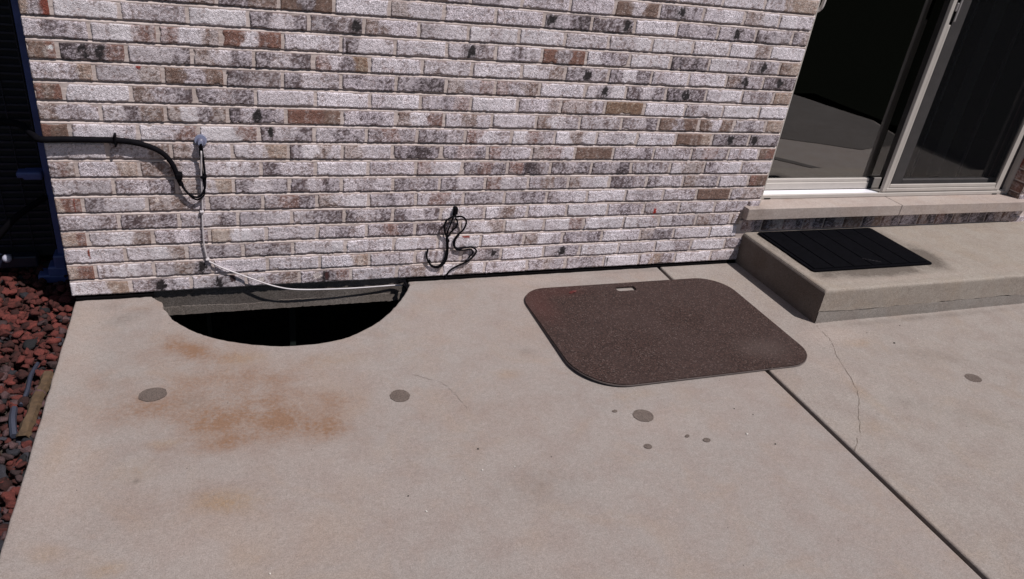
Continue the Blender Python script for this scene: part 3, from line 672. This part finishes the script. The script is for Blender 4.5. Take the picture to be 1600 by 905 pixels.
outl = rrect(1.742, 2.812, -.914, -.158, .17, 12, .012, (.15, .13, .19, .13))
slot = rrect(2.222, 2.322, -.232, -.192, .012, 4)
def mat_body(outl, slot, z0, z1):
    bm = bmesh.new()
    lift = lambda v: .0 if outl[0][0] > 3.2 else .011 * max(0, 1 - math.hypot(v[0] - 1.78, v[1] + .80) / .34) ** 1.3 + .005 * max(0, 1 - math.hypot(v[0] - 2.78, v[1] + .86) / .2)
    o = [bm.verts.new((x, y, z1)) for x, y in outl]; s_ = [bm.verts.new((x, y, z1)) for x, y in slot]
    eo = [bm.edges.new((o[i], o[(i + 1) % len(o)])) for i in range(len(o))]; es = [bm.edges.new((s_[i], s_[(i + 1) % len(s_)])) for i in range(len(s_))]
    bmesh.ops.triangle_fill(bm, use_beauty=True, use_dissolve=False, edges=eo + es)
    fs = bm.faces[:]
    r = bmesh.ops.extrude_face_region(bm, geom=fs)
    for g in r['geom']:
        if isinstance(g, bmesh.types.BMVert): g.co.z = z0
    for v in bm.verts: v.co.z += lift(v.co)
    return bm
from_bm('crumb_surface', mat_body(outl, slot, .0035, .0112), CRUMB, mat)
o2 = [(2.277 + (x - 2.277) * 1.003, -.536 + (y + .536) * 1.004) for x, y in outl]
from_bm('backing', mat_body(o2, slot, .0018, .0062), simple('grey_rubber_backing', (.13, .105, .10), .8, var=.2), mat)
lf = bmesh.new()                                             # dead red leaf on the mat
vs = [lf.verts.new(p) for p in ((1.975, -.222, .0135), (1.988, -.212, .0175), (2.004, -.206, .016), (2.02, -.210, .0185), (2.012, -.220, .0145), (1.998, -.228, .019), (1.985, -.232, .0145))]
cvt = lf.verts.new((1.997, -.218, .021))
for i in range(7): lf.faces.new((vs[i], vs[(i + 1) % 7], cvt))
tag(from_bm('dead_leaf', lf, simple('dry_leaf', (.09, .012, .010), .6)), 'curled dark red leaf fragment lying near the upper left corner of the brown mat', 'leaf')

# black door mat on the step
dm = empty('door_mat', (3.48, -.24, .174), 'thin black rubber door mat with long ribs, lying on the concrete step', 'door mat')
RUB = simple('black_rubber', (.0026, .0026, .004), .85, spec=.04, bumps=.5, bscale=350, var=.3, vscale=40)
o_ = rrect(3.098, 3.856, -.458, -.020, .018, 6, 0)
from_bm('base', (lambda b: b)(mat_body(o_, rrect(3.4700, 3.4702, -.30, -.2998, .00004, 1), .1745, .1800)), RUB, dm)
bm = bmesh.new(); rr_ = random.Random(4); nx_ = 6
for i in range(nx_):
    a = 3.118 + i * (.718 / nx_); b = a + .718 / nx_ - .006
    bx(bm, a, b, -.438, -.040, .1795, .1845, .0015)
from_bm('ribbed_surface', bm, RUB, dm)
bm = bmesh.new()
pv = None
for i in range(14):
    q = (3.47 + i * .006 + rr_.gauss(0, .001), -.372 - i * .0035 + rr_.gauss(0, .001)); ww__ = rr_.uniform(.0002, .0011)
    c_ = [bm.verts.new((q[0], q[1] + ww__, .1850)), bm.verts.new((q[0], q[1] - ww__, .1850))]
    if pv: bm.faces.new((pv[0], c_[0], c_[1], pv[1]))
    pv = c_
from_bm('lint', bm, simple('pale_lint', (.10, .09, .10), .9), dm)

# ---------------------------------------------------------------- cables
BLUEB = simple('worn_black_jacket', (.0045, .004, .006), .75, spec=.08, var=.3, vscale=60)
bc = empty('black_cable', (.2, -.012, .62), 'thick black cable from the air conditioner along the bricks, looping up to the conduit', 'cable')
bm = bmesh.new()
tube(bm, [(-.30, .30, .60), (-.12, .22, .615), (-.03, .03, .63), (-.004, -.014, .632), (.05, -.019, .634), (.106, -.018, .634), (.17, -.017, .633), (.222, -.016, .632), (.27, -.017, .627), (.311, -.018, .617), (.345, -.019, .603), (.372, -.020, .583), (.392, -.020, .555), (.405, -.020, .52), (.412, -.019, .49), (.420, -.018, .465)], lambda t: .0125 - .004 * t, 10, 7)
from_bm('jacket', bm, BLUEB, bc, True)
bm = bmesh.new()
tube(bm, [(.414, -.019, .485), (.428, -.02, .450), (.446, -.021, .428), (.468, -.022, .418), (.487, -.022, .430), (.499, -.022, .457), (.502, -.021, .50), (.501, -.022, .56), (.499, -.030, .612), (.497, -.034, .628)], .0042, 8, 7)
tube(bm, [(.418, -.015, .478), (.436, -.016, .436), (.458, -.017, .410), (.476, -.017, .408), (.494, -.016, .425), (.497, -.015, .46), (.493, -.016, .52), (.492, -.025, .59), (.494, -.033, .622)], .0032, 8, 7)
from_bm('thin_strand', bm, BLUEB, bc, True)
for q_, bv in (((.219, .226, -.030, .004, .611, .655), .002), ((.402, .426, -.032, .002, .488, .512), .004), ((.486, .508, -.027, .001, .492, .502), .002)):
    bm = bmesh.new(); bx(bm, *q_, bv); from_bm('clip', bm, BLACKPL, bc)
ww_ = empty('white_wire', (.6, -.012, .1), 'thin white wire stapled down the bricks, then slack along the top of the basement window', 'wire')
bm = bmesh.new()
tube(bm, [(.497, -.030, .60), (.489, -.020, .50), (.486, -.012, .42), (.484, -.009, .37), (.482, -.007, .352), (.479, -.010, .28), (.479, -.010, .214), (.488, -.008, .15), (.505, -.009, .134), (.538, -.011, .113), (.60, -.015, .083), (.66, -.019, .055), (.72, -.022, .028), (.786, -.020, .006), (.85, -.017, -.004), (.91, -.014, -.009), (1.0, -.010, -.014), (1.075, -.006, -.017), (1.16, -.002, -.018), (1.235, .004, -.020), (1.275, -.002, -.020)], .0031, 8, 7)
from_bm('jacket', bm, WHITEW, ww_, True)
for (x, z) in ((.482, .354), (.488, .152)):
    bm = bmesh.new(); bx(bm, x - .008, x + .006, -.015, .002, z - .005, z + .004, .002); from_bm('staple', bm, WHITEW, ww_)
bm = bmesh.new()                                            # black lead that continues down into the well
tube(bm, [(1.268, -.019, -.004), (1.285, -.030, -.02), (1.288, -.036, -.06), (1.272, -.045, -.12), (1.25, -.05, -.22), (1.24, -.05, -.4)], .008, 8, 6)
tube(bm, [(1.25, -.012, .004), (1.275, -.016, .006), (1.283, -.03, -.01)], .006, 8, 4)
tag(from_bm('black_lead', bm, BLACKPL, None, True), 'short black lead dropping into the window well at its right end', 'cable')
tg = empty('cable_tangle', (1.48, -.01, .2), 'loose tangle of thin black cable hanging from a hole low in the bricks', 'cable')
bm = bmesh.new(); B = .0041
tube(bm, [(1.481, .004, .325), (1.479, -.014, .312), (1.462, -.022, .309), (1.444, -.024, .299), (1.434, -.022, .275), (1.438, -.017, .245), (1.452, -.012, .205), (1.457, -.009, .165), (1.456, -.009, .130), (1.448, -.010, .095), (1.425, -.011, .072), (1.398, -.010, .074), (1.378, -.009, .095), (1.369, -.009, .125), (1.372, -.009, .155)], B, 8, 7)
tube(bm, [(1.483, .004, .322), (1.484, -.013, .308), (1.505, -.022, .312), (1.524, -.024, .300), (1.530, -.022, .278), (1.522, -.018, .248), (1.500, -.012, .220), (1.487, -.009, .190), (1.490, -.009, .165), (1.510, -.010, .152), (1.540, -.012, .157), (1.572, -.013, .158), (1.592, -.012, .142), (1.588, -.011, .120), (1.560, -.010, .090), (1.520, -.009, .070), (1.485, -.009, .050), (1.468, -.008, .025), (1.462, -.012, .008)], B, 8, 7)
tube(bm, [(1.478, .004, .328), (1.470, -.016, .300), (1.458, -.018, .262), (1.452, -.013, .225), (1.460, -.012, .18), (1.462, -.010, .12), (1.452, -.010, .085), (1.428, -.010, .065), (1.400, -.009, .068), (1.384, -.009, .085), (1.380, -.008, .10)], B * .9, 8, 7)
tube(bm, [(1.484, .004, .30), (1.492, -.016, .285), (1.488, -.018, .262), (1.470, -.016, .24), (1.456, -.014, .215), (1.452, -.012, .19)], B * .9, 8, 6)
tube(bm, [(1.512, -.018, .235), (1.497, -.014, .212), (1.49, -.011, .18), (1.500, -.011, .15), (1.53, -.011, .145), (1.566, -.012, .149), (1.578, -.012, .13), (1.56, -.010, .105)], B * .8, 8, 6)
from_bm('strand', bm, BLUEB, tg, True)
for q_ in ((1.472, 1.490, -.020, .006, .318, .350), (1.450, 1.464, -.019, -.004, .186, .202), (1.548, 1.558, -.016, -.004, .083, .095), (1.376, 1.388, -.016, -.003, .094, .104)):
    bm = bmesh.new(); bx(bm, *q_, .003); from_bm('tape_knot', bm, BLACKPL, tg)

# ---------------------------------------------------------------- air conditioner left of the house corner
ac = empty('air_conditioner', (-.5, .7, -.05), 'tall dark navy outdoor air conditioner unit standing in the shade beside the house corner', 'air conditioner')
NAVY = simple('navy_paint', (.010, .012, .026), .45, var=.2, vscale=20); POST = simple('blue_enamel', (.075, .10, .26), .4, var=.2, vscale=15)
bm = bmesh.new(); bx(bm, -.96, -.085, .40, 1.2, .0, 1.22); from_bm('coil_box', bm, simple('black_coil', (.005, .005, .008), .7), ac)
bm = bmesh.new()
for k in range(40): 
    z = .05 + k * .029
    bx(bm, -.95, -.10, .385, .398, z, z + .008)
for k in range(12): bx(bm, -.93 + k * .075, -.927 + k * .075, .378, .384, .03, 1.2)
from_bm('louvre_panel', bm, NAVY, ac)
bm = bmesh.new(); bx(bm, -.97, -.07, .37, 1.21, 1.22, 1.26, .01, 2); from_bm('top_cover', bm, NAVY, ac)
for (x, y) in ((-.082, .305), (-.965, .37)):
    bm = bmesh.new(); bx(bm, x, x + .026, y, y + .07, -.02, 1.225, .004, 2); from_bm('corner_post', bm, POST, ac)
bm = bmesh.new()
for (a, b, c, d) in ((-.165, -.055, -.075, -.035), (-.125, -.056, -.045, .0), (-.10, -.056, -.01, .05)): bx(bm, a, b, .285, .36, c, d, .008, 2)
from_bm('foot', bm, POST, ac)
bm = bmesh.new(); bx(bm, -.148, -.083, .285, .345, .372, .405, .008, 2); bx(bm, -.168, -.135, .285, .335, .380, .405, .008, 2); from_bm('bracket', bm, POST, ac)
bm = bmesh.new(); bx(bm, -.97, -.165, .33, .38, -.02, .03, .006, 2); from_bm('base_rail', bm, NAVY, ac)
bm = bmesh.new(); bmesh.ops.create_icosphere(bm, subdivisions=2, radius=.017, matrix=Matrix.Translation((-.262, .31, .035))); bx(bm, -.262, -.25, .31, .335, .028, .042); from_bm('valve_cap', bm, simple('grey_cap', (.45, .45, .55), .4), ac, True)
bm = bmesh.new(); bx(bm, -1.0, -.1, .40, 1.25, -.11, -.045, .01, 1); tag(from_bm('equipment_pad', bm, simple('pad_concrete', (.06, .055, .05), .9)), 'dark concrete pad under the air conditioner', 'pad')
# refrigerant line low on the unit
bm = bmesh.new(); tube(bm, [(-.085, .30, .30), (-.20, .27, .22), (-.34, .29, .05), (-.40, .34, -.03)], .012, 8, 8); from_bm('hose', bm, BLACKPL, ac, True)

# ---------------------------------------------------------------- lava rock bed
def rocks():
    rr = np.random.RandomState(5)
    b = bmesh.new(); bmesh.ops.create_icosphere(b, subdivisions=2, radius=1); b.verts.ensure_lookup_table()
    v2 = np.array([v.co[:] for v in b.verts]); f2 = np.array([[v.index for v in f.verts] for f in b.faces]); b.free()
    b = bmesh.new(); bmesh.ops.create_icosphere(b, subdivisions=1, radius=1); b.verts.ensure_lookup_table()
    v1 = np.array([v.co[:] for v in b.verts]); f1 = np.array([[v.index for v in f.verts] for f in b.faces]); b.free()
    Vs, Fs, Cs, off = [], [], [], 0
    pts = []
    for layer, zz in ((0, -.085), (1, -.066), (2, -.052)):
        s = .033
        for gy in np.arange(-3.4, 1.6, s):
            for gx in np.arange(-1.5, -.004, s):
                if layer == 2 and rr.rand() < .45: continue
                pts.append((gx + rr.uniform(-.5, .5) * s, gy + rr.uniform(-.5, .5) * s, zz + rr.uniform(-.008, .008)))
    for (x, y, z) in pts:
        near = x > -.5 and -1.6 < y < .6
        v0, f0 = (v2, f2) if near else (v1, f1)
        r = rr.uniform(.012, .025) * (1.12 if rr.rand() < .15 else 1)
        if x + r > .0: x = -r - .003 if y > -3.3 else x
        d = rr.normal(size=(7, 3)); d /= np.linalg.norm(d, axis=1)[:, None]
        v = v0.copy()
        for k in range(7):                                    # chop facets
            t = v @ d[k]; cut = rr.uniform(.35, .75); v -= np.maximum(t - cut, 0)[:, None] * d[k]
        q = (v0 * 3.3 + rr.uniform(0, 50, 3)); nz = vn(q[:, 0] + q[:, 2], q[:, 1] - q[:, 2], 3) - .5
        v = v * (1 + .7 * nz)[:, None] * np.array((rr.uniform(.8, 1.25), rr.uniform(.75, 1.1), rr.uniform(.6, .9))) * r
        a = rr.uniform(0, 6.28); ca, sa = math.cos(a), math.sin(a); v = np.stack([v[:, 0] * ca - v[:, 1] * sa, v[:, 0] * sa + v[:, 1] * ca, v[:, 2]], 1)
        u = rr.rand(); far = sst(-.35, -.75, np.array([y]))[0]     # nearer the camera the stones are greyer
        if u < .86 - .34 * far: c = np.array((.105, .021, .016)) * rr.uniform(.25, 1.4)
        elif u < .94 - .12 * far: c = np.array((.080, .042, .044)) * rr.uniform(.3, 1.4)
        else: c = np.array((.030, .028, .038)) * rr.uniform(.2, 1.5)
        cc = np.repeat(c[None], len(v), 0) * (.75 + .5 * (nz + .5))[:, None]
        Vs.append(v + np.array((x, y, z))); Fs.append(f0 + off); Cs.append(cc); off += len(v)
    return np.concatenate(Vs), np.concatenate(Fs), np.concatenate(Cs)
m = NT('lava_rock'); vc = m.n('ShaderNodeVertexColor', layer_name='Col').outputs[0]; f = m.noise(260, 3, .7)
m.l(m.mix(1.0, vc, m.ramp(f, .3, .7, (.5, .5, .5, 1), (1.3, 1.3, 1.3, 1)), 'MULTIPLY'), m.b.inputs['Base Color']); m.b.inputs['Roughness'].default_value = .85
m.l(m.bump(f, .9, .004), m.b.inputs['Normal'])
V, F, cc = rocks()
o = from_np('lava_gravel', V, F, m.m, None, False, cc); tag(o, 'red and purple grey lava rock mulch beside the patio', 'gravel', kind='stuff')
bm = bmesh.new(); rr = random.Random(8); pr = None
PTS = [(-.018, -.43), (-.022, -.50), (-.028, -.57), (-.026, -.64), (-.034, -.70), (-.036, -.76)]
for i, p in enumerate(catmull([(x, y, 0) for x, y in PTS], 5)):
    ww = .019 + rr.uniform(-.003, .003); z = -.026 - .006 * math.sin(i * .35)
    c = [bm.verts.new((p.x - ww, p.y, z - .012)), bm.verts.new((p.x - ww * .5, p.y, z)), bm.verts.new((p.x + ww * .6, p.y, z - .001)), bm.verts.new((p.x + ww, p.y, z - .014))]
    if pr:
        for k in range(3): bm.faces.new((pr[k], c[k], c[k + 1], pr[k + 1]))
    pr = c
tag(from_bm('wood_scrap', bm, simple('ochre_wood', (.085, .052, .028), .8, bumps=.8, bscale=120, var=.35, vscale=60)), 'ochre strip of weathered wood lying in the lava rock against the patio edge', 'wood')
bm = bmesh.new(); tube(bm, [(-.060, -.36, -.04), (-.066, -.44, -.034), (-.062, -.52, -.036), (-.070, -.585, -.045)], .007, 6, 4); tag(from_bm('edging_strip', bm, simple('blue_grey_plastic', (.03, .034, .055), .5)), 'blue grey plastic edging remnant half buried in the lava rock beside the wood strip', 'edging')
bm = bmesh.new(); tube(bm, [(-.085, -.60, -.044), (-.075, -.67, -.036), (-.060, -.74, -.044)], .010, 6, 4); tag(from_bm('broken_pipe', bm, simple('grey_plastic', (.045, .05, .075), .5)), 'short grey pipe piece in the rock bed just nearer than the edging remnant', 'pipe')

# ---------------------------------------------------------------- ground and lawn
bm = bmesh.new()
def q4(x0, x1, y0, y1, z):
    bm.faces.new([bm.verts.new(p) for p in ((x0, y0, z), (x1, y0, z), (x1, y1, z), (x0, y1, z))])
q4(-80, .24, -80, 80, -.115); q4(1.36, 80, -80, 80, -.115); q4(.24, 1.36, -80, -.5, -.115); q4(.24, 1.36, .1, 80, -.115)
tag(from_bm('ground', bm, simple('garden_soil', (.035, .027, .022), .95, bumps=.8, bscale=60, var=.4, vscale=9)), kind='structure')
m = NT('lawn_grass'); f = m.noise(40, 4, .7); m.l(m.ramp(f, .3, .7, (.004, .005, .004, 1), (.010, .011, .008, 1)), m.b.inputs['Base Color']); m.b.inputs['Roughness'].default_value = 1; m.b.inputs['Specular IOR Level'].default_value = 0
bm = bmesh.new(); q4(-40, 60, -80, -3.61, -.03); q4(6.9, 60, -3.61, 20, -.03)
tag(from_bm('lawn', bm, m.m), kind='structure')
